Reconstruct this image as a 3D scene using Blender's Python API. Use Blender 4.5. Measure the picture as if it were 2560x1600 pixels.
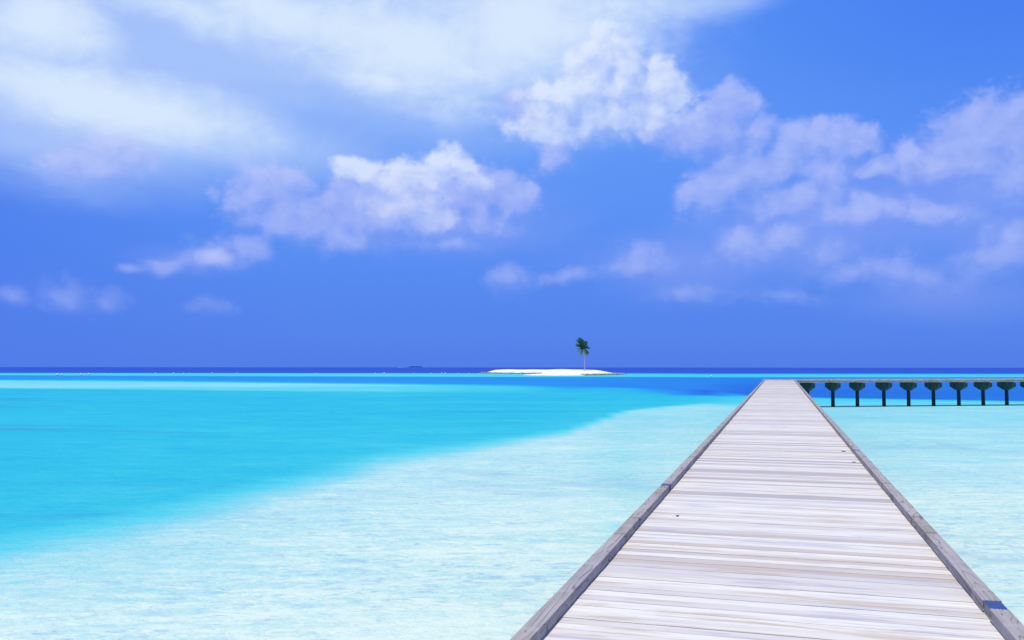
import bpy, bmesh, math, random
import numpy as np
from mathutils import Vector, Matrix, Euler

random.seed(7)
R = math.radians
for o in list(bpy.data.objects):
    bpy.data.objects.remove(o)
scene = bpy.context.scene
col = scene.collection

# ------------------------------------------------------------------ camera
F = 2200.0            # focal length in units of the 2560 px wide frame
CAM_H = 3.67          # metres above the water
PITCH = math.atan(118.4 / F)
cam_d = bpy.data.cameras.new('camera')
cam = bpy.data.objects.new('camera', cam_d)
col.objects.link(cam)
cam_d.sensor_width = 36
cam_d.lens = 36 * F / 2560
cam_d.clip_start = 0.05
cam_d.clip_end = 200000
cam.location = (0, 0, CAM_H)
cam.matrix_world = (Matrix.Translation((0, 0, CAM_H)) @ Matrix.Rotation(R(90) + PITCH, 4, 'X')
                    @ Matrix.Rotation(R(0.034), 4, 'Z'))
scene.camera = cam


def bearing(px, py):
    """azimuth (from +Y towards +X) and elevation of a direction given on the 2560x1600 frame"""
    x, y, z = (px - 1280) / F, -(py - 800) / F, 1.0
    fy = z * math.cos(PITCH) - y * math.sin(PITCH)
    fz = z * math.sin(PITCH) + y * math.cos(PITCH)
    return math.atan2(x, fy), math.atan2(fz, math.hypot(x, fy))


def ground(px, py, z=0.0):
    az, el = bearing(px, py)
    d = (CAM_H - z) / math.tan(-el)
    return Vector((d * math.sin(az), d * math.cos(az), z))


# ------------------------------------------------------------------ node helpers
class NT:
    def __init__(s, tree):
        s.t = tree

    def n(s, typ, **kw):
        nd = s.t.nodes.new(typ)
        for k, v in kw.items():
            setattr(nd, k, v)
        return nd

    def put(s, sock, v):
        if isinstance(v, bpy.types.NodeSocket):
            s.t.links.new(v, sock)
        elif v is not None:
            if hasattr(sock.default_value, '__len__') and not hasattr(v, '__len__'):
                v = (v,) * len(sock.default_value)
            if hasattr(v, '__len__') and len(sock.default_value) == 4 and len(v) == 3:
                v = tuple(v) + (1,)
            sock.default_value = v

    def m(s, op, a, b=None, c=None, clamp=False):
        nd = s.n('ShaderNodeMath', operation=op, use_clamp=clamp)
        for i, v in enumerate((a, b, c)):
            if v is not None:
                s.put(nd.inputs[i], v)
        return nd.outputs[0]

    def v(s, op, a, b=None, scale=None, c=None):
        nd = s.n('ShaderNodeVectorMath', operation=op)
        s.put(nd.inputs[0], a)
        if b is not None:
            s.put(nd.inputs[1], b)
        if c is not None:
            s.put(nd.inputs[2], c)
        if scale is not None:
            s.put(nd.inputs['Scale'], scale)
        return nd.outputs['Value'] if op in ('LENGTH', 'DOT_PRODUCT') else nd.outputs[0]

    def mix(s, f, a, b, blend='MIX'):
        nd = s.n('ShaderNodeMix', data_type='RGBA', blend_type=blend)
        s.put(nd.inputs[0], f)
        s.put(nd.inputs[6], a)
        s.put(nd.inputs[7], b)
        return nd.outputs[2]

    def noise(s, vec, scale=5, detail=3, rough=0.5, dist=0.0, dim='3D'):
        nd = s.n('ShaderNodeTexNoise', noise_dimensions=dim)
        s.put(nd.inputs['Vector'], vec)
        s.put(nd.inputs['Scale'], scale)
        s.put(nd.inputs['Detail'], detail)
        s.put(nd.inputs['Roughness'], rough)
        s.put(nd.inputs['Distortion'], dist)
        return nd.outputs['Fac']

    def mapping(s, vec, loc=(0, 0, 0), rot=(0, 0, 0), scale=(1, 1, 1), typ='POINT'):
        nd = s.n('ShaderNodeMapping', vector_type=typ)
        s.put(nd.inputs['Vector'], vec)
        nd.inputs['Location'].default_value = loc
        nd.inputs['Rotation'].default_value = rot
        nd.inputs['Scale'].default_value = scale
        return nd.outputs[0]

    def ramp(s, fac, stops, interp='LINEAR'):
        nd = s.n('ShaderNodeValToRGB')
        cr = nd.color_ramp
        cr.interpolation = interp
        while len(cr.elements) < len(stops):
            cr.elements.new(0.5)
        for e, (p, c) in zip(cr.elements, stops):
            e.position = p
            e.color = tuple(c) + (1,) if len(c) == 3 else c
        s.put(nd.inputs[0], fac)
        return nd.outputs[0]

    def smooth(s, x, lo, hi, a=0.0, b=1.0):
        nd = s.n('ShaderNodeMapRange', interpolation_type='SMOOTHSTEP')
        s.put(nd.inputs[0], x)
        nd.inputs[1].default_value = lo
        nd.inputs[2].default_value = hi
        nd.inputs[3].default_value = a
        nd.inputs[4].default_value = b
        return nd.outputs[0]


def lin(r, g, b):
    f = lambda c: (c / 255 / 12.92) if c / 255 <= 0.04045 else ((c / 255 + 0.055) / 1.055) ** 2.4
    return (f(r), f(g), f(b))


# ------------------------------------------------------------------ sun
SUN_EL, SUN_BEAR = R(70), R(212)
sl = bpy.data.lights.new('sun', 'SUN')
sl.energy = 3.55
sl.angle = R(0.53)
sl.color = (1.0, 0.93, 0.86)
sun = bpy.data.objects.new('sun', sl)
col.objects.link(sun)
sdir = Vector((math.sin(SUN_BEAR) * math.cos(SUN_EL), math.cos(SUN_BEAR) * math.cos(SUN_EL), math.sin(SUN_EL)))
sun.rotation_euler = sdir.to_track_quat('Z', 'Y').to_euler()
sun.location = (0, -20, 60)

# ------------------------------------------------------------------ sky with clouds
SKY_K = 0.1
world = bpy.data.worlds.new('World')
scene.world = world
world.use_nodes = True
wt = world.node_tree
for nd in list(wt.nodes):
    wt.nodes.remove(nd)
W = NT(wt)
geo = W.n('ShaderNodeTexCoord')
vec = W.v('NORMALIZE', geo.outputs['Generated'])
sep = W.n('ShaderNodeSeparateXYZ')
W.put(sep.inputs[0], vec)
az = W.m('ARCTAN2', sep.outputs[0], sep.outputs[1])
el = W.m('ARCSINE', sep.outputs[2])
cmb = W.n('ShaderNodeCombineXYZ')
W.put(cmb.inputs[0], az)
W.put(cmb.inputs[1], el)
P = cmb.outputs[0]
D2 = 2560 / 2419.0


def blob_group(name, blobs, grow=1.0):
    """a soft union of ellipses (centre, radii, rotation, weight) as a function of azimuth and elevation"""
    g = bpy.data.node_groups.new(name, 'ShaderNodeTree')
    g.interface.new_socket('P', in_out='INPUT', socket_type='NodeSocketVector')
    g.interface.new_socket('F', in_out='OUTPUT', socket_type='NodeSocketFloat')
    G = NT(g)
    gi, go = G.n('NodeGroupInput'), G.n('NodeGroupOutput')
    p = gi.outputs[0]
    acc = None
    for k, b in enumerate(blobs):
        x, y, rx, ry = b[:4]
        rot = b[4] if len(b) > 4 else 0
        wgt = b[5] if len(b) > 5 else 1.0
        a_, e_ = bearing(x * D2, y * D2)
        sx, sy = grow * rx * D2 / F, grow * ry * D2 / F
        if k % 10 == 9:      # a chain now and then keeps the shader's memory small
            p = G.v('MULTIPLY_ADD', acc, (1e-9, 1e-9, 1e-9), c=p)
        if rot:
            q = G.mapping(p, (a_, e_, 0), (0, 0, R(rot)), (sx, sy, 1), 'TEXTURE')
        else:
            q = G.v('MULTIPLY_ADD', p, (1 / sx, 1 / sy, 0), c=(-a_ / sx, -e_ / sy, 0))
        f = G.m('SUBTRACT', wgt, G.v('LENGTH', q))
        if acc is None:
            acc = f
        else:
            nd = G.n('ShaderNodeMath', operation='SMOOTH_MAX')
            G.put(nd.inputs[0], acc)
            G.put(nd.inputs[1], f)
            nd.inputs[2].default_value = 0.35
            acc = nd.outputs[0]
    G.put(go.inputs[0], acc)
    return g


LAST = []


def use_group(g, p):
    nd = W.n('ShaderNodeGroup')
    nd.node_tree = g
    if LAST:
        p = W.v('MULTIPLY_ADD', LAST[-1], (1e-9, 1e-9, 1e-9), c=p)
    W.put(nd.inputs[0], p)
    LAST.append(nd.outputs[0])
    return nd.outputs[0]


# cumulus heaps (centre x, y, radii, rotation, weight), given on a 2419 px wide view of the sky
bright = [(1425, 130, 62, 62), (1470, 150, 50, 55), (1395, 200, 80, 70), (1555, 195, 55, 52), (1590, 225, 45, 45), (1330, 240, 90, 50),
          (1440, 270, 170, 62), (1470, 200, 70, 55), (1300, 305, 90, 38), (1560, 265, 80, 48), (1290, 220, 60, 40, 0, .85),
          (1050, 395, 58, 52), (1095, 400, 34, 34), (985, 425, 75, 48), (920, 430, 50, 36), (845, 402, 60, 28, -8), (960, 480, 95, 55),
          (1000, 520, 80, 38), (1120, 430, 50, 30, 0, .8), (505, 603, 48, 24, 0, .8)]
dim = [(1975, 335, 80, 50), (1875, 330, 38, 36), (1790, 320, 40, 46, 0, .9), (1720, 430, 110, 60, 25), (1830, 395, 110, 40, 20),
       (1940, 400, 70, 30), (2350, 330, 105, 80), (2290, 380, 90, 50), (2148, 368, 34, 32), (2215, 392, 90, 28, 10),
       (2400, 400, 90, 70), (1972, 440, 38, 26), (2070, 400, 60, 30, 0, .9), (2000, 500, 110, 45, 0, .85),
       (1730, 250, 60, 50, 0, .95), (1660, 310, 120, 55, 0, .95), (1240, 250, 60, 50, 0, .8), (1310, 370, 50, 70, 0, .75),
       (1080, 470, 140, 75, 0, 1.0), (1205, 466, 60, 44, 0, .95), (1150, 450, 60, 44, 0, .95), (900, 500, 150, 80), (690, 520, 140, 60, -12), (820, 560, 80, 50),
       (640, 440, 100, 56, 0, .8), (1130, 530, 110, 45, 0, .9), (600, 592, 60, 34, 20), (500, 605, 80, 40), (385, 632, 45, 20), (310, 640, 30, 14, 0, .9),
       (1770, 585, 80, 60, 0, .95), (1850, 560, 60, 50, 0, .9), (1510, 622, 72, 46, 0, 1.0), (1200, 662, 60, 42, 0, .95),
       (1330, 650, 110, 26, 5, .8), (2130, 650, 110, 48, -10, 1.0), (2010, 640, 120, 42, 0, .85), (2375, 600, 110, 58, 20, 1.0),
       (2400, 560, 60, 50, 0, .9), (1880, 470, 160, 60, 0, .8), (2180, 500, 140, 50, 0, .7), (1950, 590, 120, 50, 0, .75),
       (230, 385, 110, 56, 12, .9), (1050, 575, 160, 30, 0, .7),
       (160, 700, 60, 44, 0, .95), (35, 700, 34, 26, 0, .95), (250, 715, 60, 40, 0, .8), (500, 725, 80, 30, 0, .7),
       (1620, 690, 160, 40, 0, .7), (1850, 700, 160, 30, 0, .7)]
veil = [(600, -20, 900, 280, -5, 1.15), (150, 190, 520, 200, -5, 1.15), (450, 300, 520, 120, -6, .95), (1150, 80, 520, 180, 0, .9),
        (1600, -10, 300, 70, 0, .9), (100, 330, 260, 70, 0, .7)]
core = [(110, 55, 120, 80, 0, 1.2), (200, 95, 70, 36, 10, 1.0), (700, 40, 420, 90, -14, .95), (960, 110, 300, 110, -10, 1.15), (1250, 60, 280, 130, 0, 1.2),
        (900, 190, 160, 40, -6, .9), (1400, 20, 220, 60, 0, .9), (250, 245, 300, 62, -6, 1.2), (60, 190, 240, 60, 0, .9), (420, 280, 160, 45, -6, .9),
        (420, 20, 300, 60, -8, .7), (1100, 170, 220, 50, 0, .85)]
haze = [(1950, 540, 420, 170, 0, 1.0), (2300, 480, 260, 190, 0, 1.0), (1600, 620, 420, 110, 0, .9), (1150, 560, 420, 110, 0, .7),
        (960, 500, 420, 130, 0, .95), (2200, 700, 360, 90, 0, .8), (1700, 330, 200, 100, 0, .8), (450, 620, 220, 60, 0, .65)]
gB = blob_group('cumulus_bright', bright, 1.42)
gD = blob_group('cumulus_dim', dim, 1.5)
gV = blob_group('veil', veil)
gC = blob_group('veil_core', core, 1.1)
gH = blob_group('haze_bank', haze)

# clear sky: gradient with elevation and azimuth
base = W.ramp(W.m('MULTIPLY', el, 1 / 0.45, clamp=True), [
    (0.00, lin(75, 124, 233)), (0.12, lin(80, 131, 237)), (0.35, lin(88, 144, 245)), (0.62, lin(100, 156, 249)),
    (0.85, lin(90, 148, 248)), (1.0, lin(78, 132, 238))])
azr = W.smooth(az, 0.02, 0.55)
base = W.mix(W.m('MULTIPLY', azr, W.smooth(el, 0.10, 0.38)), base, lin(72, 130, 243))
azl = W.smooth(az, -0.2, -0.6)
base = W.mix(W.m('MULTIPLY', azl, 0.65), base, lin(72, 121, 237))
sky = W.n('ShaderNodeTexSky', sky_type='NISHITA', sun_disc=False)
sky.sun_elevation = SUN_EL
sky.sun_rotation = SUN_BEAR
sky.air_density = 1.0
sky.dust_density = 0.3
sky.ozone_density = 3.0
nish = W.v('SCALE', sky.outputs[0], scale=SKY_K)
base = W.mix(0.03, base, nish)
# turbulence shared by all clouds
wn = W.n('ShaderNodeTexNoise', noise_dimensions='2D')
W.put(wn.inputs['Vector'], P)
wn.inputs['Scale'].default_value = 17
wn.inputs['Detail'].default_value = 3
Pw = W.v('ADD', P, W.v('SCALE', W.v('SUBTRACT', wn.outputs['Color'], (.5, .5, .5)), scale=0.018))
low = W.noise(W.mapping(P, (1.3, 0.9, 0), (0, 0, R(-8)), (1, 2.0, 1)), 5, 4, 0.55, 0.3, '2D')
OFF = (-0.010, 0.016, 0)
Pq = W.mapping(Pw, scale=(1, 1.2, 1))
det = W.noise(Pq, 34, 8, 0.62, 0.0, '2D')
detu = W.noise(W.v('ADD', Pq, OFF), 34, 6, 0.62, 0.0, '2D')


def vor(p):
    vo = W.n('ShaderNodeTexVoronoi', voronoi_dimensions='2D', feature='F1')
    W.put(vo.inputs['Vector'], p)
    vo.inputs['Scale'].default_value = 38
    vo.inputs['Detail'].default_value = 2
    vo.inputs['Roughness'].default_value = 0.5
    return vo.outputs['Distance']


Pv = W.v('ADD', Pq, W.v('SCALE', W.v('MULTIPLY', (1, 1, 0), det), scale=0.010))
v0, v1 = vor(Pv), vor(W.v('ADD', Pv, OFF))
N0 = W.m('ADD', W.m('MULTIPLY_ADD', det, 0.8, -0.40), W.m('MULTIPLY_ADD', v0, -0.40, 0.20))
N1 = W.m('ADD', W.m('MULTIPLY_ADD', detu, 0.8, -0.40), W.m('MULTIPLY_ADD', v1, -0.40, 0.20))
puff = W.m('SUBTRACT', N0, N1)
lown = W.m('SUBTRACT', low, 0.5)

# banks of haze and high veils
fh = W.m('MULTIPLY_ADD', lown, 0.9, use_group(gH, P))
base = W.mix(W.smooth(fh, -0.1, 1.0, 0, 0.55), base, lin(138, 162, 246))
fv = W.m('MULTIPLY_ADD', lown, 0.5, use_group(gV, P))
base = W.mix(W.smooth(fv, -0.2, 0.6, 0, 0.86), base, lin(172, 200, 252))
wisp = W.m('SUBTRACT', W.noise(W.mapping(P, (0.3, 0.1, 0), (0, 0, R(-14)), (1, 1.7, 1)), 16, 6, 0.62, 0.4, '2D'), 0.5)
fc = W.m('MULTIPLY_ADD', N0, 0.35, W.m('MULTIPLY_ADD', wisp, 0.7, W.m('MULTIPLY_ADD', lown, 0.6, use_group(gC, P))))
base = W.mix(W.smooth(fc, -0.35, 1.0, 0, 0.86), base, lin(220, 237, 254))


lowsky = W.smooth(el, 0.20, 0.06)


def heap(grp, base, shade, lit, amax, soft):
    f0, f1 = use_group(grp, Pw), use_group(grp, W.v('ADD', Pw, (-0.008, 0.02, 0)))
    slope_ = W.m('SUBTRACT', f0, f1)                      # > 0 on the sunlit upper side, < 0 underneath
    width = W.m('MULTIPLY_ADD', W.m('MAXIMUM', W.m('MULTIPLY', slope_, -1.0), 0.0), 1.6, W.m('MULTIPLY_ADD', lowsky, 0.9, soft))
    d = W.m('MULTIPLY_ADD', f0, 1.3, W.m('MULTIPLY', N0, 0.85))
    a_ = W.m('DIVIDE', W.m('ADD', d, 0.06), width, clamp=True)
    a_ = W.m('MULTIPLY', W.m('MULTIPLY', W.smooth(a_, 0.0, 1.0), amax), W.m('MULTIPLY_ADD', lowsky, -0.48, 1.0))
    l_ = W.m('MULTIPLY_ADD', slope_, 0.75, W.m('MULTIPLY_ADD', puff, 0.8, 0.5), clamp=True)
    return W.mix(a_, base, W.mix(l_, shade, lit))


base = heap(gD, base, lin(132, 162, 245), lin(188, 199, 251), 0.66, 0.55)
base = heap(gB, base, lin(156, 184, 249), W.mix(W.smooth(el, 0.13, 0.25), lin(198, 206, 250), lin(224, 235, 254)), 0.84, 0.66)
# unseen sky overhead, made paler and greyer to cut blue light on the scene
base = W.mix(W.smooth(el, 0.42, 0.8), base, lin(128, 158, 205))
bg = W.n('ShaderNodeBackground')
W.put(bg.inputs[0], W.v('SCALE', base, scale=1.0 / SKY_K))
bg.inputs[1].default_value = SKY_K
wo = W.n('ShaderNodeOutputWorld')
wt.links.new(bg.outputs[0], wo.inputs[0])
world.cycles.sampling_method = 'MANUAL'
world.cycles.sample_map_resolution = 1024

scene.view_settings.view_transform = 'Standard'
scene.view_settings.look = 'None'
scene.view_settings.exposure = 0.0
scene.view_settings.gamma = 1.0
scene.view_settings.use_curve_mapping = False


# ------------------------------------------------------------------ object helpers
def tag(o, label=None, cat=None, group=None, kind=None):
    if label: o['label'] = label
    if cat: o['category'] = cat
    if group: o['group'] = group
    if kind: o['kind'] = kind
    return o


def empty(name, loc=(0, 0, 0), rz=0.0):
    o = bpy.data.objects.new(name, None)
    o.location = loc
    o.rotation_euler = (0, 0, rz)
    col.objects.link(o)
    return o


def build(name, bm, mat, parent=None, smooth=False):
    me = bpy.data.meshes.new(name)
    bm.to_mesh(me)
    bm.free()
    if smooth:
        me.polygons.foreach_set('use_smooth', [True] * len(me.polygons))
    me.materials.append(mat)
    o = bpy.data.objects.new(name, me)
    col.objects.link(o)
    o.parent = parent
    return o


def box(bm, x0, x1, y0, y1, z0, z1, slope=0.0):
    vs = [bm.verts.new((x, y, z + slope * y)) for z in (z0, z1) for y in (y0, y1) for x in (x0, x1)]
    fs = []
    for f in ((0, 2, 3, 1), (4, 5, 7, 6), (0, 1, 5, 4), (2, 6, 7, 3), (0, 4, 6, 2), (1, 3, 7, 5)):
        fs.append(bm.faces.new([vs[i] for i in f]))
    return vs, fs


def bevel(bm, w, seg=1):
    bmesh.ops.bevel(bm, geom=list(bm.edges), offset=w, segments=seg, affect='EDGES', profile=0.5)


def lathe(bm, prof, seg=12, c=(0, 0, 0)):
    rings = []
    for r, z in prof:
        rings.append([bm.verts.new((c[0] + r * math.cos(2 * math.pi * k / seg), c[1] + r * math.sin(2 * math.pi * k / seg), c[2] + z))
                      for k in range(seg)])
    for a, b in zip(rings, rings[1:]):
        for k in range(seg):
            bm.faces.new((a[k], a[(k + 1) % seg], b[(k + 1) % seg], b[k]))
    bm.faces.new(list(reversed(rings[0])))
    bm.faces.new(rings[-1])


def material(name, rough=0.8, spec=0.3):
    m = bpy.data.materials.new(name)
    m.use_nodes = True
    t = NT(m.node_tree)
    b = m.node_tree.nodes['Principled BSDF']
    b.inputs['Roughness'].default_value = rough
    b.inputs['Specular IOR Level'].default_value = spec
    return m, t, b


def bump(t, b, h, strength=0.3, dist=0.01):
    nd = t.n('ShaderNodeBump')
    nd.inputs['Strength'].default_value = strength
    nd.inputs['Distance'].default_value = dist
    t.put(nd.inputs['Height'], h)
    t.put(b.inputs['Normal'], nd.outputs[0])


# ------------------------------------------------------------------ materials
def deck_material():
    m, t, b = material('weathered_decking', 0.85, 0.15)
    tc = t.n('ShaderNodeTexCoord').outputs['Object']
    at = t.n('ShaderNodeAttribute', attribute_name='tint')
    tint, pid = at.outputs['Fac'], None
    off = t.n('ShaderNodeAttribute', attribute_name='shift').outputs['Fac']
    cx = t.n('ShaderNodeCombineXYZ')
    t.put(cx.inputs[0], off)
    t.put(cx.inputs[2], off)
    p = t.v('ADD', tc, cx.outputs[0])
    streak = t.noise(t.mapping(p, scale=(1.1, 42, 1)), 1.0, 6, 0.62, 0.4)
    patch = t.noise(t.mapping(p, scale=(0.9, 7, 1)), 1.0, 4, 0.6, 0.3)
    fine = t.noise(t.mapping(p, scale=(6, 160, 1)), 1.0, 3, 0.6)
    c = t.ramp(tint, [(0.0, (0.76, 0.73, 0.655)), (0.3, (0.70, 0.67, 0.605)), (0.5, (0.66, 0.615, 0.545)),
                      (0.68, (0.58, 0.55, 0.545)), (0.85, (0.55, 0.47, 0.39)), (1.0, (0.41, 0.375, 0.39))])
    c = t.mix(t.smooth(streak, 0.52, 0.72, 0, 0.6), c, (0.38, 0.345, 0.38))
    c = t.mix(t.smooth(streak, 0.46, 0.26, 0, 0.6), c, (0.79, 0.77, 0.71))
    c = t.mix(t.smooth(patch, 0.54, 0.68, 0, 0.6), c, (0.38, 0.36, 0.47))
    c = t.mix(t.smooth(patch, 0.46, 0.30, 0, 0.7), c, (0.49, 0.395, 0.305))
    c = t.mix(t.smooth(fine, 0.54, 0.74, 0, 0.35), c, (0.36, 0.33, 0.33))
    t.put(b.inputs['Base Color'], c)
    bump(t, b, t.m('ADD', streak, t.m('MULTIPLY', fine, 0.5)), 0.25, 0.006)
    return m


def kerb_material(name='weathered_kerb_timber', base=(0.33, 0.305, 0.295), dark=(0.13, 0.11, 0.10), axis=1, lichen=True):
    m, t, b = material(name, 0.85, 0.15)
    tc = t.n('ShaderNodeTexCoord').outputs['Object']
    s1 = (8, 0.7, 8) if axis == 1 else (0.42, 7, 7)
    s2 = (60, 1.6, 60) if axis == 1 else (1.6, 60, 60)
    n1 = t.noise(t.mapping(tc, scale=s1), 1.0, 2, 0.45, 0.6)
    lines = t.m('ABSOLUTE', t.m('SINE', t.m('MULTIPLY', n1, 30.0)))
    grain = t.noise(t.mapping(tc, scale=s2), 1.0, 4, 0.6)
    c = t.mix(t.smooth(grain, 0.3, 0.7), base, tuple(v * 1.28 for v in base))
    c = t.mix(t.smooth(lines, 0.34, 0.04, 0, 0.75), c, dark)
    blot = t.noise(t.mapping(tc, scale=(1.2, 0.5, 1.2)), 1.0, 3, 0.6)
    c = t.mix(t.smooth(blot, 0.52, 0.7, 0, 0.5), c, (0.24, 0.215, 0.16))
    c = t.mix(t.smooth(blot, 0.45, 0.3, 0, 0.6), c, (0.30, 0.285, 0.34))
    if lichen:
        sp = t.n('ShaderNodeSeparateXYZ')
        t.put(sp.inputs[0], tc)
        per = t.m('PINGPONG', t.m('ADD', sp.outputs[axis], t.m('MULTIPLY', blot, 0.25)), 0.41)
        c = t.mix(t.smooth(per, 0.05, 0.02, 0, 0.5), c, (0.42, 0.40, 0.39))
        c = t.mix(t.m('MULTIPLY', t.smooth(per, 0.35, 0.39, 0, 0.45), t.smooth(blot, 0.48, 0.6)), c, (0.12, 0.12, 0.11))
    if lichen:
        gm = t.noise(t.mapping(tc, loc=(4, 1.5, 0), scale=(4, 0.55, 4)), 1.0, 4, 0.65)
        c = t.mix(t.smooth(gm, 0.58, 0.70, 0, 0.6), c, (0.12, 0.14, 0.08))
    t.put(b.inputs['Base Color'], c)
    bump(t, b, t.m('ADD', grain, t.m('MULTIPLY', lines, 0.5)), 0.35, 0.006)
    return m


def concrete_material(name, a, c2, rough=0.9):
    m, t, b = material(name, rough, 0.2)
    tc = t.n('ShaderNodeTexCoord').outputs['Object']
    n = t.noise(tc, 2.3, 5, 0.6)
    s = t.noise(t.mapping(tc, scale=(9, 9, 1.2)), 1.0, 4, 0.6)
    t.put(b.inputs['Base Color'], t.mix(t.smooth(t.m('ADD', n, s), 0.8, 1.25), a, c2))
    bump(t, b, n, 0.4, 0.02)
    return m


def plain(name, c, c2, scale=4, rough=0.7, spec=0.3):
    m, t, b = material(name, rough, spec)
    tc = t.n('ShaderNodeTexCoord').outputs['Object']
    t.put(b.inputs['Base Color'], t.mix(t.smooth(t.noise(tc, scale, 5, 0.6), 0.35, 0.65), c, c2))
    return m


M_deck = deck_material()
M_kerb = kerb_material()
M_kerb2 = kerb_material('brown_kerb_timber', (0.62, 0.42, 0.15), (0.12, 0.09, 0.05), 0, False)
M_fascia = kerb_material('brown_fascia_timber', (0.52, 0.37, 0.27), (0.08, 0.05, 0.04), 0, False)
M_beam = kerb_material('underdeck_timber', (0.22, 0.19, 0.17), (0.07, 0.06, 0.05), 1, False)
M_post = plain('green_joint_block', (0.20, 0.25, 0.16), (0.33, 0.36, 0.24), 18)
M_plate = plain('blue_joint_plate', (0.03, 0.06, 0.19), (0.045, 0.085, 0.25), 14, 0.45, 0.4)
M_cap = concrete_material('algae_concrete', (0.04, 0.085, 0.078), (0.10, 0.15, 0.14))
M_pile = concrete_material('wet_dark_concrete', (0.012, 0.035, 0.04), (0.03, 0.06, 0.055))
M_end = plain('pale_beam_end', (0.62, 0.60, 0.55), (0.75, 0.72, 0.68), 9)
M_knot = plain('dark_knot', (0.05, 0.035, 0.03), (0.09, 0.07, 0.06), 60)

# ------------------------------------------------------------------ water
WX = [-900, 0, 320, 640, 960, 1280, 1420, 1560, 1650, 1760, 1850, 2050, 2560, 3400]
# (row, depth) pairs per column of bearings: deep, reef, channel, pale shoal, lagoon, sand flat
WK = [
    [(918, 1), (932, .97), (934, .36), (938, .40), (940, .66), (949, .60), (953, .25), (967, .26), (973, .48), (1420, .43), (1500, .12), (1700, .05), (2800, .0)],
    [(918, 1), (932, .97), (934, .36), (938, .40), (940, .66), (949, .60), (953, .25), (968, .26), (973, .48), (1325, .44), (1425, .12), (1600, .03), (2800, .0)],
    [(918, 1), (932, .97), (934, .36), (939, .38), (941, .66), (950, .61), (955, .25), (971, .27), (976, .48), (1270, .43), (1372, .12), (1560, .03), (2800, .0)],
    [(918, 1), (932, .97), (934, .36), (940, .38), (942, .67), (953, .63), (959, .26), (974, .28), (979, .48), (1195, .44), (1285, .11), (1520, .02), (2800, .0)],
    [(918, 1), (932, .97), (934, .36), (940.5, .36), (943, .67), (956, .64), (963, .30), (976, .32), (982, .48), (1122, .43), (1182, .09), (1480, .02), (2800, .0)],
    [(918, 1), (932, .97), (934, .36), (941, .36), (943.5, .67), (960, .65), (967, .38), (976, .42), (984, .50), (1088, .43), (1118, .09), (1400, .03), (2800, .0)],
    [(918, 1), (932, .97), (934, .36), (941, .37), (943.5, .67), (962, .68), (972, .52), (980, .50), (988, .48), (1068, .42), (1093, .10), (1400, .04), (2800, .0)],
    [(918, 1), (932, .97), (934, .38), (941, .37), (943.5, .70), (966, .72), (971, .50), (984, .50), (992, .47), (1024, .44), (1029, .19), (1400, .05), (2800, .0)],
    [(918, 1), (932, .97), (934, .44), (941, .37), (943.5, .72), (970, .72), (976, .62), (985, .52), (992, .46), (1014, .46), (1019, .19), (1300, .06), (2800, .0)],
    [(918, 1), (932, .97), (935, .46), (941, .37), (944.5, .74), (972, .72), (975, .86), (986, .84), (989, .46), (1006, .42), (1011, .18), (1300, .06), (2800, .0)],
    [(918, 1), (932, .97), (935, .46), (940, .36), (945.0, .74), (984, .84), (988, .60), (990, .42), (996, .36), (1008, .35), (1016, .22), (1300, .06), (2800, .0)],
    [(918, 1), (932, .97), (935, .46), (940, .34), (945.0, .78), (992, .83), (994.5, .50), (996, .38), (1002, .35), (1012, .33), (1014.5, .22), (1250, .06), (2800, .0)],
    [(918, 1), (932, .97), (935, .46), (940, .34), (945.0, .78), (1000, .80), (1002.5, .48), (1004, .36), (1007, .34), (1010, .32), (1012, .22), (1250, .04), (2800, .0)],
    [(918, 1), (932, .97), (935, .46), (940, .34), (945.0, .78), (1004, .80), (1006, .48), (1008, .36), (1009, .34), (1011, .32), (1013, .22), (1250, .04), (2800, .0)],
]


def depth_at(px, py):
    i = int(np.clip(np.searchsorted(WX, px) - 1, 0, len(WX) - 2))
    u = min(max((px - WX[i]) / (WX[i + 1] - WX[i]), 0), 1)
    ys = [a[0] * (1 - u) + b[0] * u for a, b in zip(WK[i], WK[i + 1])]
    ts = [a[1] * (1 - u) + b[1] * u for a, b in zip(WK[i], WK[i + 1])]
    return float(np.interp(py, ys, ts))


def make_water():
    pys = list(918.62 + np.geomspace(0.08, 14, 46)) + list(np.arange(933, 1030, 0.8)) + list(np.arange(1030, 1450, 5)) + list(np.arange(1450, 2800, 40))
    dists = [ground(1280, y).y for y in pys]                       # rings from the horizon to the nearest water
    dists = [60000.0] + [d for d in dists if d < 59000]
    azs = list(np.radians(np.concatenate([np.arange(-180, -50, 8), np.arange(-50, 50, 0.8), np.arange(50, 180.1, 8)])))
    verts, dep = [], []
    for d in dists:
        row = 918.37 + (CAM_H * F / d)
        for a in azs:
            aa = min(max(a, -0.75), 0.75)
            # rings are straight fronts across the view, round further off to the sides
            k = 1 / math.cos(aa)
            verts.append((d * k * math.sin(a), d * k * math.cos(a), 0))
            dep.append(depth_at(1280 + F * math.tan(aa), row))
    n = len(azs)
    faces = [(i * n + j, i * n + j + 1, (i + 1) * n + j + 1, (i + 1) * n + j) for i in range(len(dists) - 1) for j in range(n - 1)]
    c0 = len(verts)
    verts.append((0, 0, 0))
    dep.append(0.0)
    L = (len(dists) - 1) * n
    faces += [(L + j, L + j + 1, c0) for j in range(n - 1)]
    me = bpy.data.meshes.new('water')
    me.from_pydata(verts, [], faces)
    at = me.attributes.new('depth', 'FLOAT', 'POINT')
    at.data.foreach_set('value', dep)
    me.polygons.foreach_set('use_smooth', [True] * len(me.polygons))
    me.update()
    if me.polygons[0].normal.z < 0:
        me.flip_normals()
    return me


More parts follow.
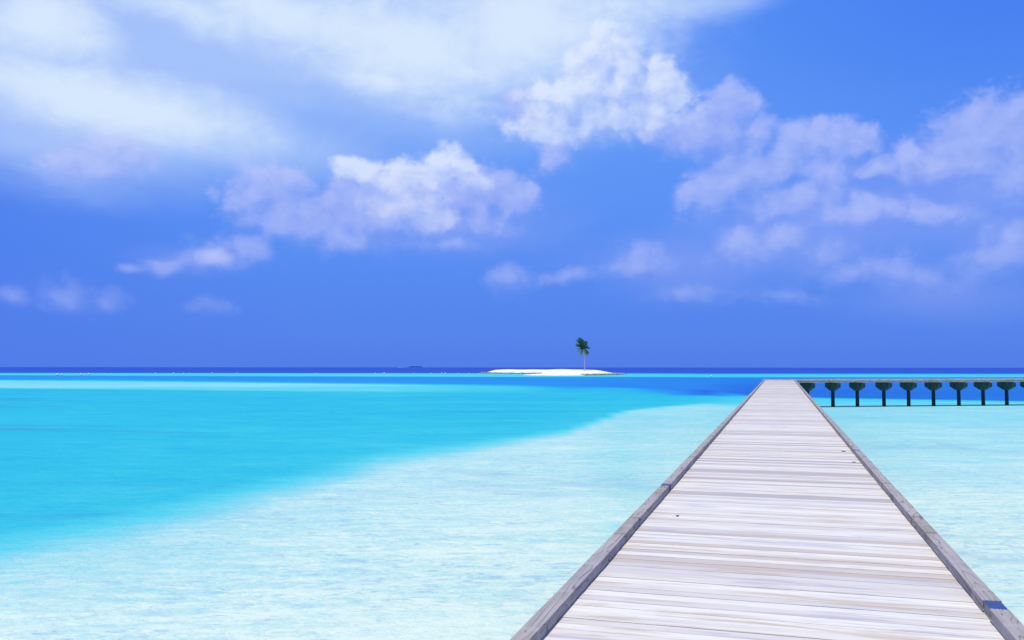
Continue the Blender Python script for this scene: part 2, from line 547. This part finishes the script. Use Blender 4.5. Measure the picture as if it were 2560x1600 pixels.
def water_material():
    m, t, b = material('lagoon_water', 0.20, 0.12)
    m.node_tree.nodes.remove(b)
    tc = t.n('ShaderNodeTexCoord').outputs['Object']
    dep = t.n('ShaderNodeAttribute', attribute_name='depth').outputs['Fac']
    big = t.noise(t.mapping(tc, scale=(0.010, 0.045, 1)), 1.0, 4, 0.6, 0.5)
    med = t.noise(t.mapping(tc, rot=(0, 0, R(-6)), scale=(0.38, 0.75, 1)), 1.0, 5, 0.62, 1.0)
    rip = t.noise(t.mapping(tc, rot=(0, 0, R(-8)), scale=(2.6, 4.0, 1)), 1.0, 4, 0.62, 1.0)
    fin = t.noise(t.mapping(tc, rot=(0, 0, R(10)), scale=(9.0, 12.0, 1)), 1.0, 3, 0.6, 0.8)
    # patches of weed and thicker water over the sand flat, ripple light and shade put into the colour
    shal = t.smooth(dep, 0.42, 0.12)
    # chop of every size, so that near and far water both stay rippled
    frac = t.noise(t.mapping(tc, loc=(9, 4, 0), rot=(0, 0, R(-5)), scale=(0.10, 0.24, 1)), 1.0, 10, 0.80, 0.6)
    frac = t.m('SUBTRACT', frac, 0.5)
    edge = t.m('SUBTRACT', 1.0, t.m('MULTIPLY', t.m('ABSOLUTE', t.m('SUBTRACT', dep, 0.27)), 5.5), clamp=True)
    d = t.m('MULTIPLY_ADD', t.m('SUBTRACT', big, 0.5), t.m('MULTIPLY_ADD', edge, 0.30, 0.12), dep)
    crest = t.noise(t.mapping(tc, loc=(3, 3, 0), rot=(0, 0, R(-12)), scale=(0.55, 3.1, 1)), 1.0, 4, 0.55, 0.5)
    d = t.m('MULTIPLY_ADD', t.m('SUBTRACT', crest, 0.5), t.m('MULTIPLY_ADD', shal, 0.16, 0.08), d)
    d = t.m('MULTIPLY_ADD', frac, t.m('MULTIPLY_ADD', shal, -0.10, 0.24), d)
    d = t.m('MULTIPLY_ADD', t.m('SUBTRACT', med, 0.5), t.m('MULTIPLY_ADD', shal, 0.04, 0.09), d)
    d = t.m('MULTIPLY_ADD', t.m('SUBTRACT', rip, 0.5), t.m('MULTIPLY_ADD', shal, 0.12, 0.10), d)
    d = t.m('MULTIPLY_ADD', t.m('SUBTRACT', fin, 0.5), t.m('MULTIPLY_ADD', shal, 0.16, 0.10), d, clamp=True)
    c = t.ramp(d, [
        (0.00, (0.63, 0.755, 0.64)), (0.07, (0.47, 0.68, 0.61)), (0.20, (0.25, 0.595, 0.595)), (0.33, (0.085, 0.545, 0.595)),
        (0.46, (0.026, 0.445, 0.55)), (0.60, (0.018, 0.27, 0.60)), (0.72, (0.022, 0.20, 0.57)), (0.84, (0.018, 0.125, 0.50)),
        (1.0, (0.028, 0.075, 0.44))])
    # long thin beds of weed out in the lagoon
    beds = t.noise(t.mapping(tc, loc=(2, 7, 0), rot=(0, 0, R(3)), scale=(0.020, 0.085, 1)), 1.0, 7, 0.66, 0.5)
    lag = t.m('MULTIPLY', t.smooth(dep, 0.36, 0.46), t.smooth(dep, 0.80, 0.66))
    c = t.mix(t.m('MULTIPLY', t.smooth(beds, 0.55, 0.66, 0, 0.50), lag), c, (0.04, 0.20, 0.46))
    c = t.mix(t.m('MULTIPLY', t.smooth(beds, 0.42, 0.28, 0, 0.35), lag), c, (0.07, 0.52, 0.60))
    dash = t.noise(t.mapping(tc, loc=(5, 2, 0), rot=(0, 0, R(-14)), scale=(2.2, 4.4, 1)), 1.0, 5, 0.68, 1.0)
    area = t.noise(t.mapping(tc, loc=(1, 2, 0), scale=(0.16, 0.22, 1)), 1.0, 3, 0.5)
    dm = t.m('MULTIPLY', t.smooth(t.m('MULTIPLY_ADD', frac, 0.4, dash), 0.50, 0.68), t.smooth(area, 0.30, 0.62, 0.36, 0.75))
    c = t.mix(t.m('MULTIPLY', dm, shal), c, (0.28, 0.47, 0.60))  # ripple shading put into the colour as bluish dashes
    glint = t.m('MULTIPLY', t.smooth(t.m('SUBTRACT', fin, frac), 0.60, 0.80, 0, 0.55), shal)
    c = t.mix(glint, c, (0.84, 0.90, 0.84))  # caustic-like bright flecks painted into the shallow water's colour
    weed = t.smooth(t.noise(t.mapping(tc, loc=(3, 8, 0), scale=(0.10, 0.16, 1)), 1.0, 6, 0.68, 0.8), 0.54, 0.68, 0, 0.34)
    weed = t.m('MULTIPLY', weed, t.smooth(dep, 0.35, 0.15))
    c = t.mix(weed, c, (0.22, 0.38, 0.52))
    h = t.m('ADD', t.m('MULTIPLY', rip, 1.0), t.m('MULTIPLY', fin, 0.35))
    h = t.m('ADD', h, t.m('MULTIPLY', med, 1.2))
    bp = t.n('ShaderNodeBump')
    bp.inputs['Strength'].default_value = 0.55
    bp.inputs['Distance'].default_value = 0.10
    t.put(bp.inputs['Height'], h)
    # light scattered back out of the water plus a weak mirror, as seen through a polarising filter
    df, gl, mx = t.n('ShaderNodeBsdfDiffuse'), t.n('ShaderNodeBsdfGlossy'), t.n('ShaderNodeMixShader')
    t.put(df.inputs['Color'], c)
    gl.inputs['Roughness'].default_value = 0.16
    t.put(df.inputs['Normal'], bp.outputs[0])
    t.put(gl.inputs['Normal'], bp.outputs[0])
    mx.inputs[0].default_value = 0.045
    m.node_tree.links.new(df.outputs[0], mx.inputs[1])
    m.node_tree.links.new(gl.outputs[0], mx.inputs[2])
    out = [n_ for n_ in m.node_tree.nodes if n_.type == 'OUTPUT_MATERIAL'][0]
    m.node_tree.links.new(mx.outputs[0], out.inputs[0])
    return m


wm = make_water()
wm.materials.append(water_material())
wo_ = bpy.data.objects.new('water', wm)
col.objects.link(wo_)
tag(wo_, 'turquoise lagoon over white sand turning deep blue at the horizon', kind='structure')

# ------------------------------------------------------------------ main jetty
EYE = 1.55
TH, _ = bearing(1949.7, 911.0)
CT = math.cos(TH)
A_L, A_R = -0.8749 * EYE * CT, 0.7986 * EYE * CT
DZ, SL = CAM_H - EYE, 0.0047
D0, D1 = -4.0, 84.0


def planks(bm, x0, x1, y0, y1, ztop, slope, along='y', wmin=.11, wmax=.15):
    tint = bm.faces.layers.float.new('tint')
    shift = bm.faces.layers.float.new('shift')
    y = y0
    while y < y1 - 0.02:
        w = min(random.uniform(wmin, wmax), y1 - y)
        j0, j1, jz = random.uniform(-.012, .022), random.uniform(-.012, .022), random.uniform(-.002, .002)
        g = 0.0025
        tv, sv = random.random() ** 1.1, random.uniform(0, 90)
        if along == 'y':
            vs, fs = box(bm, x0 - j0, x1 + j1, y + g, y + w - g, ztop - .035 + jz, ztop + jz, slope)
        else:
            vs, fs = box(bm, y + g, y + w - g, x0 - j0, x1 + j1, ztop - .035 + jz, ztop + jz, 0)
        for f in fs:
            f[tint], f[shift] = tv, sv
        y += w


jetty = empty('jetty', (0, 0, 0), -TH)
tag(jetty, 'long pale sun-bleached plank jetty with low timber kerbs running out over the lagoon', 'jetty')
bm = bmesh.new()
planks(bm, A_L - 0.07, A_R + 0.07, D0, D1 - .004, DZ, SL)
build('deck', bm, M_deck, jetty)

KH, KB, KW = 0.078, 0.010, 0.105
for side, a0, a1, first in ((-1, A_L - KW, A_L, 0.85), (1, A_R, A_R + KW, 6.07)):
    joints = [first + 10.0 * k for k in range(-1, 9) if D0 < first + 10 * k < D1]
    edges = [D0] + joints + [D1]
    for i, (s, e) in enumerate(zip(edges, edges[1:])):
        gap0 = (0.10 if i == 1 or i == 2 else 0.045) if s != D0 else 0
        gap1 = (0.10 if i < 2 else 0.045) if e != D1 else 0
        bm = bmesh.new()
        n = max(1, int((e - s) / 0.82))
        ys = np.linspace(s + gap0, e - gap1, n + 1)
        xs0 = [a0 + random.uniform(-.003, .003) for _ in ys]
        xs1 = [a1 + random.uniform(-.003, .003) for _ in ys]
        zt = [KH + random.uniform(-.002, .002) for _ in ys]
        rings = [[bm.verts.new((x, y, DZ + SL * y + z)) for x, z in ((xs0[k], KB), (xs1[k], KB), (xs1[k], zt[k]), (xs0[k], zt[k]))] for k, y in enumerate(ys)]
        for a, b_ in zip(rings, rings[1:]):
            for q in range(4):
                bm.faces.new((a[q], a[(q + 1) % 4], b_[(q + 1) % 4], b_[q]))
        bm.faces.new(rings[0][::-1])
        bm.faces.new(rings[-1])
        bmesh.ops.recalc_face_normals(bm, faces=bm.faces)
        be = [ed for ed in bm.edges if abs(ed.verts[0].co.z - ed.verts[1].co.z) < .03 and abs(ed.verts[0].co.y - ed.verts[1].co.y) > .2
              and ed.verts[0].co.z > DZ + SL * ed.verts[0].co.y + 0.05]
        bmesh.ops.bevel(bm, geom=be, offset=0.005, segments=2, affect='EDGES', profile=0.5)
        kerb = build('kerb_beam', bm, M_kerb, jetty)
        # strip that lifts the beam off the planks
        bm = bmesh.new()
        box(bm, a0 + .02, a1 - .02, s + gap0 + .02, e - gap1 - .02, DZ - .004, DZ + KB + .002, SL)
        build('packer_strip', bm, M_beam, kerb)
    for j, y in enumerate(joints):
        g = 0.10 if j < 2 else 0.045
        z = DZ + SL * y
        bm = bmesh.new()
        box(bm, a0 + .006, a1 - .014, y - g + .004, y + g - .004, z - .004, z + KH - .012)
        bevel(bm, .003)
        blk = build('joint_block', bm, M_post, jetty)
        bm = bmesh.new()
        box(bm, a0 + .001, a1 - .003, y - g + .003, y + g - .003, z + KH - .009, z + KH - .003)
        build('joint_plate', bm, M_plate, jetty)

for px, py, r in ((2109, 1129, .040), (2135, 1155, .034), (1694, 1283, .018)):
    w_ = ground(px, py, DZ + 0.07)
    a_ = w_.x * CT - w_.y * math.sin(TH)
    d_ = w_.x * math.sin(TH) + w_.y * CT
    bm = bmesh.new()
    lathe(bm, [(r, 0), (r * .8, .004)], 9)
    bmesh.ops.scale(bm, vec=(1.0, 1.9, 1), verts=bm.verts)
    k = build('knot', bm, M_knot, jetty)
    k.location = (a_, d_, DZ + SL * d_ + .001)

# under-structure of the main jetty
for x in (A_L + .1, (A_L + A_R) / 2, A_R - .1):
    bm = bmesh.new()
    box(bm, x - .06, x + .06, D0, D1 - .1, DZ - .20, DZ - .037, SL)
    build('stringer', bm, M_beam, jetty)


def pile_and_cap(parent, loc, rz, ztop, L=2.08, T=0.38):
    """hammerhead concrete cap on a round pile; the cap's long side runs along local x"""
    hz, hc = 0.40, 0.74
    bm = bmesh.new()
    zt = ztop
    prof = [(-L / 2, zt), (-L / 2, zt - hz), (-.22, zt - hc), (.22, zt - hc), (L / 2, zt - hz), (L / 2, zt)]
    fr = [bm.verts.new((x, -T / 2, z)) for x, z in prof]
    bk = [bm.verts.new((x, T / 2, z)) for x, z in prof]
    bm.faces.new(fr)
    bm.faces.new(bk[::-1])
    for i in range(len(prof)):
        j = (i + 1) % len(prof)
        bm.faces.new((fr[j], fr[i], bk[i], bk[j]))
    bmesh.ops.recalc_face_normals(bm, faces=bm.faces)
    bevel(bm, .02, 2)
    me_cap = bm
    bm2 = bmesh.new()
    lathe(bm2, [(.175, -2.5), (.170, 0.0), (.160, zt - hc - .1), (.17, zt - hc + .03)], 16)
    p = build('pile', bm2, M_pile, parent, True)
    p.location, p.rotation_euler = loc, (0, 0, rz)
    c = build('pile_cap', me_cap, M_cap, p)
    bm3 = bmesh.new()
    box(bm3, -L / 2 - .10, L / 2 + .10, -.06, .06, zt, zt + .055)
    build('crossbeam', bm3, M_end, p)
    return p


for d in np.arange(1.0, D1 - 2, 2.36):
    z = DZ + SL * d
    pile_and_cap(jetty, ((A_L + A_R) / 2, d, 0), 0, z - .20 - .055 - .002 - SL)

# ------------------------------------------------------------------ side jetty on T-shaped piles
P1, P9 = ground(2082.7, 1016.8), ground(2517.5, 1012.6)
cdir = (P9 - P1).normalized()
CB = math.atan2(cdir.y, cdir.x)
side = empty('jetty', P1, CB)
tag(side, 'distant brown-edged jetty on T-shaped concrete piles, crossing the far end of the plank jetty', 'jetty')
ZS = 2.50
HWD = 1.20
x_left = -7.0
EL = None
# left end lines up with the left kerb of the main jetty
mdir = Vector((math.sin(TH), math.cos(TH), 0))
mleft = Vector((math.cos(TH), -math.sin(TH), 0)) * (A_L - KW)
# intersection of the left kerb line with the centre line of the side jetty
A = np.array([[mdir.x, -cdir.x], [mdir.y, -cdir.y]])
sol = np.linalg.solve(A, np.array([P1.x - mleft.x, P1.y - mleft.y]))
x_left = float(sol[1]) + .45
XR = 45.0
bm = bmesh.new()
planks(bm, -HWD, HWD, x_left, XR, ZS, 0, along='x', wmin=.12, wmax=.16)
build('deck', bm, M_deck, side)
for yy in (-HWD - .02, HWD - .08):
    x = x_left - .02
    while x < XR:
        Lk = random.choice((4.7, 4.7, 9.4))
        bm = bmesh.new()
        box(bm, x, min(x + Lk - .12, XR), yy, yy + .10, ZS + .012, ZS + .085 + random.uniform(-.006, .006))
        bevel(bm, .006)
        build('kerb_beam', bm, M_kerb2, side)
        x += Lk
for yy in (-HWD + .02, -.05, HWD - .12):
    x = x_left
    while x < XR:
        bm = bmesh.new()
        box(bm, x, min(x + 2.33, XR), yy, yy + .10, ZS - .19 + random.uniform(-.008, .008), ZS - .037)
        build('fascia_beam' if yy < -1 else 'stringer', bm, M_fascia, side)
        x += 2.36
pxs = [2019.5, 2082.7, 2143.8, 2210.3, 2272.0, 2334.3, 2397.6, 2458.5, 2517.5, 2576]
xs = []
for px in pxs:
    a_, _ = bearing(px, 1013)
    ray = np.array([math.sin(a_), math.cos(a_)])
    s_ = np.linalg.solve(np.array([[ray[0], -cdir.x], [ray[1], -cdir.y]]), np.array([P1.x, P1.y]))
    xs.append(float(s_[1]))
xs = [xs[0] - 2.36 * k for k in (2, 1)] + xs + [xs[-1] + 2.36 * k for k in range(1, 11)]
for x in xs:
    if x_left + .4 < x < XR - .3:
        pile_and_cap(side, (x, 0, 0), R(90) , ZS - .20 - .055)

# ------------------------------------------------------------------ sand island
ISL = ground(1385, 936.5)
px_m = ISL.y / F


def make_island():
    m, t, b = material('coral_sand', 0.95, 0.1)
    tc = t.n('ShaderNodeTexCoord').outputs['Object']
    t.put(b.inputs['Base Color'], t.mix(t.smooth(t.noise(tc, 0.4, 5, 0.6), 0.4, 0.62), (0.86, 0.82, 0.78), (0.78, 0.73, 0.66)))
    shore_px = [(1205, 932.9), (1250, 933.9), (1310, 934.5), (1350, 934.3), (1372, 934.9), (1345, 936.3), (1310, 937.4), (1330, 938.3), (1385, 938.9),
                (1440, 938.5), (1490, 937.7), (1535, 936.7), (1556, 935.8), (1552, 934.4), (1530, 932.6), (1480, 931.2), (1400, 930.6), (1300, 930.9),
                (1235, 931.6), (1207, 932.3)]
    pl = np.array([[p_.x - ISL.x, p_.y - ISL.y] for p_ in (ground(*q_) for q_ in shore_px)])
    nx, ny = 150, 150
    X0, X1 = pl[:, 0].min() - 8, pl[:, 0].max() + 8
    Y0, Y1 = pl[:, 1].min() - 12, pl[:, 1].max() + 8
    bm = bmesh.new()
    grid = []
    rnd = random.Random(3)
    ph = [rnd.uniform(0, 6) for _ in range(8)]
    gx = X0 + (X1 - X0) * np.arange(nx + 1) / nx
    gy = Y0 + (Y1 - Y0) * (np.arange(ny + 1) / ny) ** 1.5
    PX, PY = np.meshgrid(gx, gy)
    A0, B0 = pl, np.roll(pl, -1, 0)
    dist = np.full(PX.shape, 1e9)
    inside = np.zeros(PX.shape, bool)
    for a_, b_ in zip(A0, B0):
        d_ = b_ - a_
        # distances across the view count more than those along it
        tt = np.clip(((PX - a_[0]) * d_[0] + (PY - a_[1]) * d_[1] * .16) / (d_[0] ** 2 + .16 * d_[1] ** 2), 0, 1)
        dist = np.minimum(dist, np.hypot(PX - a_[0] - tt * d_[0], (PY - a_[1] - tt * d_[1]) * .4))
        cr = (a_[1] > PY) != (b_[1] > PY)
        with np.errstate(divide='ignore', invalid='ignore'):
            inside ^= cr & (PX < (b_[0] - a_[0]) * (PY - a_[1]) / (b_[1] - a_[1] + 1e-12) + a_[0])
    sd = np.where(inside, dist, -dist)
    sd = sd + .5 * np.sin(PX * .55 + ph[0]) * np.sin(PY * .2 + ph[1]) + .25 * np.sin(PX * 1.3 + ph[2])
    low_part = 1 / (1 + np.exp((PY - 12) / 9))                       # the tongue in front stays low
    top = 2.15 * (1 - low_part) + .62 * low_part
    top = top + .22 * np.exp(-((PX - 16) / 8) ** 2) + .08 * np.sin(PX * .35 + ph[4]) + .12 * np.exp(-((PX + 22) / 9) ** 2)
    HH = np.where(sd > 0, top * (1 - np.exp(-np.maximum(sd, 0) / 2.6)), sd * .35)
    HH = np.where(sd > 0, HH * np.clip(np.minimum((PX + 41) / 9, (38 - PX) / 12), .12, 1), HH)
    for j in range(ny + 1):
        grid.append([bm.verts.new((float(PX[j, i]), float(PY[j, i]), float(max(HH[j, i], -2)))) for i in range(nx + 1)])
    for j in range(ny):
        for i in range(nx):
            q = (grid[j][i], grid[j][i + 1], grid[j + 1][i + 1], grid[j + 1][i])
            if max(v.co.z for v in q) > -1.9:
                bm.faces.new(q)
    bmesh.ops.delete(bm, geom=[v for v in bm.verts if not v.link_faces], context='VERTS')
    o = build('sand_island', bm, m, None, True)
    o.location = (ISL.x, ISL.y, 0)
    tag(o, 'low white sand island in the middle of the lagoon', kind='structure')
    return o


island = make_island()


def isl_h(wx, wy):
    best = 0
    for v in island.data.vertices:
        if abs(v.co.x + ISL.x - wx) < 1 and abs(v.co.y + ISL.y - wy) < 3:
            best = max(best, v.co.z)
    return best


# dark beach rock and washed-up weed along the waterline
def make_rocks():
    m = plain('beach_rock', (0.16, 0.16, 0.10), (0.34, 0.34, 0.24), 1.2)
    bm = bmesh.new()
    rnd = random.Random(5)
    vs = [v.co.copy() for v in island.data.vertices if -.25 < v.co.z < .38]
    for v in vs:
        left = v.x < 0 and v.y > 55
        right = v.x > 10 and v.y < 40
        if not (left or right) or v.y > 105:
            continue
        if right and (v.y < -36 or rnd.random() < .25):
            continue
        for _ in range(3 if left else 2):
            r = rnd.uniform(.5, 1.4)
            c = Vector((v.x + rnd.uniform(-.6, .6), v.y + rnd.uniform(-1.5, 1.5), rnd.uniform(0.05, .3)))
            res = bmesh.ops.create_icosphere(bm, subdivisions=1, radius=r, matrix=Matrix.Translation(c) @ Matrix.Diagonal((1.5, 1, .42, 1)))
            for w in res['verts']:
                w.co += Vector((rnd.uniform(-.12, .12), rnd.uniform(-.12, .12), rnd.uniform(-.06, .06)))
    o = build('beach_rock', bm, m)
    o.location = (ISL.x, ISL.y, 0)
    tag(o, 'grey-green beach rock and weed along the waterline of the sand island', kind='stuff')


make_rocks()

# ------------------------------------------------------------------ palm tree
def make_palm():
    az_, _ = bearing(1461.7, 926)
    dist = ISL.y + 24.0
    bx, by = dist * math.tan(az_), dist
    bz = isl_h(bx, by) - .1
    s = dist / F                       # metres per frame pixel
    root = empty('palm_tree', (bx, by, bz))
    tag(root, 'lone coconut palm with wind-swept fronds standing on the sand island', 'palm tree')
    mt, t, b = material('palm_bark', .9, .15)
    tc = t.n('ShaderNodeTexCoord').outputs['Object']
    n = t.noise(t.mapping(tc, scale=(1, 1, 5)), 1.5, 4, .6)
    t.put(b.inputs['Base Color'], t.mix(n, (0.32, 0.27, 0.27), (0.52, 0.45, 0.43)))
    mf = plain('palm_frond', (0.018, 0.085, 0.030), (0.05, 0.15, 0.055), 1.5, .6)
    my = plain('old_palm_frond', (0.16, 0.22, 0.045), (0.24, 0.27, 0.07), 1.5, .7)
    mn = plain('coconut_husk', (0.35, 0.36, 0.13), (0.48, 0.45, 0.20), 3, .6)
    H = (926 - 871) * s
    # trunk
    bm = bmesh.new()
    rings = []
    N = 26
    for i in range(N + 1):
        u = i / N
        x = (-1.4 * s) * u ** 1.6 + .25 * math.sin(u * 2.6) * s
        r = .26 * (1 - .45 * u) + .18 * math.exp(-u * 16) + (.012 if i % 2 else -.008)
        rings.append([bm.verts.new((x + r * math.cos(k * math.pi / 5), r * math.sin(k * math.pi / 5), u * H)) for k in range(10)])
    for a, c in zip(rings, rings[1:]):
        for k in range(10):
            bm.faces.new((a[k], a[(k + 1) % 10], c[(k + 1) % 10], c[k]))
    bm.faces.new(rings[-1])
    build('trunk', bm, mt, root, True)
    top = Vector((-1.4 * s + .1 * s, 0, H))
    rnd = random.Random(11)
    crown = empty('crown', top)
    crown.parent = root
    # tips given as (right, up, towards-camera) offsets in frame pixels
    tips = [(-19, 24, 2), (-21, 21, 8), (-13, 28, -4), (-10, 27, 5), (-21, 14, -6), (-22, 8, 4), (-20, 5, -8), (-16, 18, 10), (-6, 26, -8),
            (-3, 22, 6), (-17, 22, -10), (-12, 20, 2),
            (4, 19, 6), (9, 19, -6), (11, 8, 5), (18, 2, 4), (16, -1, -7), (9, 5, 9),
            (-21, -4, 4), (-17, -9, -6), (-13, -15, 5), (-9, -17, 2), (10, -16, 4), (8, -17, -6), (12, -12, 3), (-10, -9, 9), (4, -12, 10),
            (-22, 11, 3), (-15, 25, 3)]
    for i, (tx, tz, ty) in enumerate(tips):
        tip = Vector((tx, -ty, tz)) * s
        Lf = tip.length
        mid = tip * .5 + Vector((0.10 * -abs(tip.x) * 0, 0, .16 * Lf + (0.12 * Lf if tz < 6 else 0)))
        bm = bmesh.new()
        pts = []
        K = 22
        for k in range(K + 1):
            u = k / K
            pts.append((1 - u) ** 2 * Vector((0, 0, 0)) + 2 * u * (1 - u) * mid + u * u * tip)
        wind = Vector((-.55, 0, -.12))
        for k in range(K):
            a, c = pts[k], pts[k + 1]
            d = (c - a).normalized()
            up = Vector((0, 1, 0)) if abs(d.z) > .8 else Vector((0, 0, 1))
            sd = d.cross(up).normalized()
            # rachis
            r = .05 * (1 - k / K) + .012
            q = [bm.verts.new(p + o_) for p in (a, c) for o_ in (sd * r, -sd * r)]
            bm.faces.new((q[0], q[1], q[3], q[2]))
            nrm = sd.cross(d).normalized()
            q = [bm.verts.new(p + o_) for p in (a, c) for o_ in (nrm * r, -nrm * r)]
            bm.faces.new((q[0], q[1], q[3], q[2]))
            if k < 2:
                continue
            u = k / K
            ll = 1.15 * math.sin(math.pi * min(u * .85 + .16, 1)) ** .6 * min(1, Lf / 4)
            for sgn in (-1, 1):
                for sub in (0, .5):
                    p0 = a.lerp(c, sub)
                    dr = (sd * sgn * .85 + d * .55 + wind * .35 + Vector((0, 0, -.30)) + Vector((rnd.uniform(-.15, .15), rnd.uniform(-.15, .15), rnd.uniform(-.15, .15)))).normalized()
                    wv = d * .085
                    p1 = p0 + dr * ll * .55
                    p2 = p0 + dr * ll + Vector((0, 0, -.22 * ll))
                    v = [bm.verts.new(x_) for x_ in (p0 - wv * .5, p0 + wv * .7, p1 + wv, p1 - wv * .6, p2)]
                    bm.faces.new((v[0], v[1], v[2], v[3]))
                    bm.faces.new((v[3], v[2], v[4]))
        o = build('frond', bm, my if i in (20, 21) else mf, crown)
        if i in (20, 21):
            o['label'] = 'yellowing lower palm frond'
    for k in range(7):
        bm = bmesh.new()
        bmesh.ops.create_icosphere(bm, subdivisions=2, radius=.17, matrix=Matrix.Diagonal((1, 1, 1.25, 1)))
        o = build('coconut', bm, mn, crown, True)
        a_ = k * 2 * math.pi / 7
        o.location = (.3 * math.cos(a_), .3 * math.sin(a_) - .1, -.25 - .12 * (k % 2))


make_palm()

# ------------------------------------------------------------------ marker buoys along the reef
M_buoy = plain('white_buoy_shell', (0.80, 0.80, 0.78), (0.72, 0.72, 0.70), 2, .5)
M_band = plain('dark_buoy_base', (0.05, 0.06, 0.06), (0.09, 0.10, 0.09), 2, .6)
bl = [(143.6, 939.3, 1.3), (154.5, 938.7, 1.0), (191, 937.7, .8), (202.3, 938.5, 1.2), (211, 937.4, .8), (222, 937.5, 1.2), (263, 936.7, .8), (278, 936.5, .8),
      (389, 935.6, 1.1), (434, 935.1, 1.1), (459, 934.9, .9), (474, 935, .8), (530, 934.8, 1.0), (592.6, 934.6, .9), (790, 934.3, .8),
      (938.4, 935, .9), (960.6, 935, 1.2), (1035, 935.4, .9), (1077.8, 935.5, 1.0), (1104.3, 935.6, 1.1), (1113.5, 935.6, 1.2), (1145.8, 935.6, .9),
      (1172, 935.6, .9), (1198, 935.8, .9), (1778, 941.0, .9)]
ordn = ['first', 'second', 'third', 'fourth', 'fifth', 'sixth', 'seventh', 'eighth', 'ninth', 'tenth', 'eleventh', 'twelfth', 'thirteenth', 'fourteenth',
        'fifteenth', 'sixteenth', 'seventeenth', 'eighteenth', 'nineteenth', 'twentieth', 'twenty-first', 'twenty-second', 'twenty-third', 'twenty-fourth']


def make_buoy():
    root = empty('marker_buoy')
    bm = bmesh.new()
    lathe(bm, [(.10, .06), (.34, .12), (.40, .30), (.34, .52), (.16, .66), (.05, .72)], 14)
    build('float', bm, M_buoy, root, True)
    bm = bmesh.new()
    lathe(bm, [(.20, -.25), (.36, -.1), (.37, .10), (.30, .115)], 14)
    build('base_ring', bm, M_band, root, True)
    return root


proto = make_buoy()
for i, (px, py, sc) in enumerate(bl):
    if i == 0:
        o = proto
    else:
        o = proto.copy()
        col.objects.link(o)
        for ch in proto.children:
            c = ch.copy()
            col.objects.link(c)
            c.parent = o
    g = ground(px, py + 0.3)
    o.location = g
    o.scale = (sc * .95,) * 3
    if i < 24:
        where = 'left-hand end' if i < 8 else ('middle' if i < 15 else 'island end')
        o['label'] = '%s white buoy from the left on the pale reef line, at its %s' % (ordn[i], where)
    else:
        o['label'] = 'single white buoy between the sand island and the plank jetty'
    o['category'] = 'buoy'
    o['group'] = 'white buoys floating along the reef line'

# ------------------------------------------------------------------ far island on the horizon
def make_far():
    c = ground(1035, 918.9)
    dist = 9000.0
    a_, _ = bearing(1037, 917)
    cx, cy = dist * math.tan(a_), dist
    m = plain('far_sand_hazed', (0.16, 0.26, 0.46), (0.20, 0.30, 0.50), .02)  # blue of the distant haze is put into the sand colour
    s = dist / F
    bm = bmesh.new()
    for (x0, x1, h) in ((-46, -24, 0.8), (-24, 30, 0.7)):
        n = 24
        prev = None
        for i in range(n + 1):
            u = i / n
            hh = h * math.sin(math.pi * u) ** .5 * s * .7
            x = (x0 + (x1 - x0) * u) * s
            ring = [bm.verts.new((x, -30, -3)), bm.verts.new((x, 0, hh + .01)), bm.verts.new((x, 120, -3))]
            if prev:
                bm.faces.new((prev[0], ring[0], ring[1], prev[1]))
                bm.faces.new((prev[1], ring[1], ring[2], prev[2]))
            prev = ring
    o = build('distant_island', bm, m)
    o.location = (cx, cy, 0)
    tag(o, 'thin pale shore of a far island on the horizon', kind='structure')
    mw = plain('far_trees_hazed', (0.07, 0.20, 0.55), (0.09, 0.23, 0.60), .01)  # tree colour shifted towards the sky to stand in for haze
    bm = bmesh.new()
    rnd = random.Random(2)
    for i in range(420):
        u = rnd.random()
        env = math.sin(math.pi * u) ** .45
        x = (-22 + 50 * u) * s
        h = s * 4.6 * env * rnd.uniform(.8, 1.1)
        r = rnd.uniform(5, 9)
        bmesh.ops.create_icosphere(bm, subdivisions=1, radius=r, matrix=Matrix.Translation((x, rnd.uniform(10, 90), h - r * .6)) @ Matrix.Diagonal((1.3, 1, rnd.uniform(.7, 1.2), 1)))
        if i % 2 == 0:
            box(bm, x - 6, x + 6, 50, 62, -2, max(h - r * .6, 0))
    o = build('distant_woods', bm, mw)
    o.location = (cx, cy, 0)
    tag(o, 'low haze-blue wood on the far island at the horizon', kind='stuff')


make_far()

scene.render.film_transparent = False
scene.cycles.max_bounces = 6
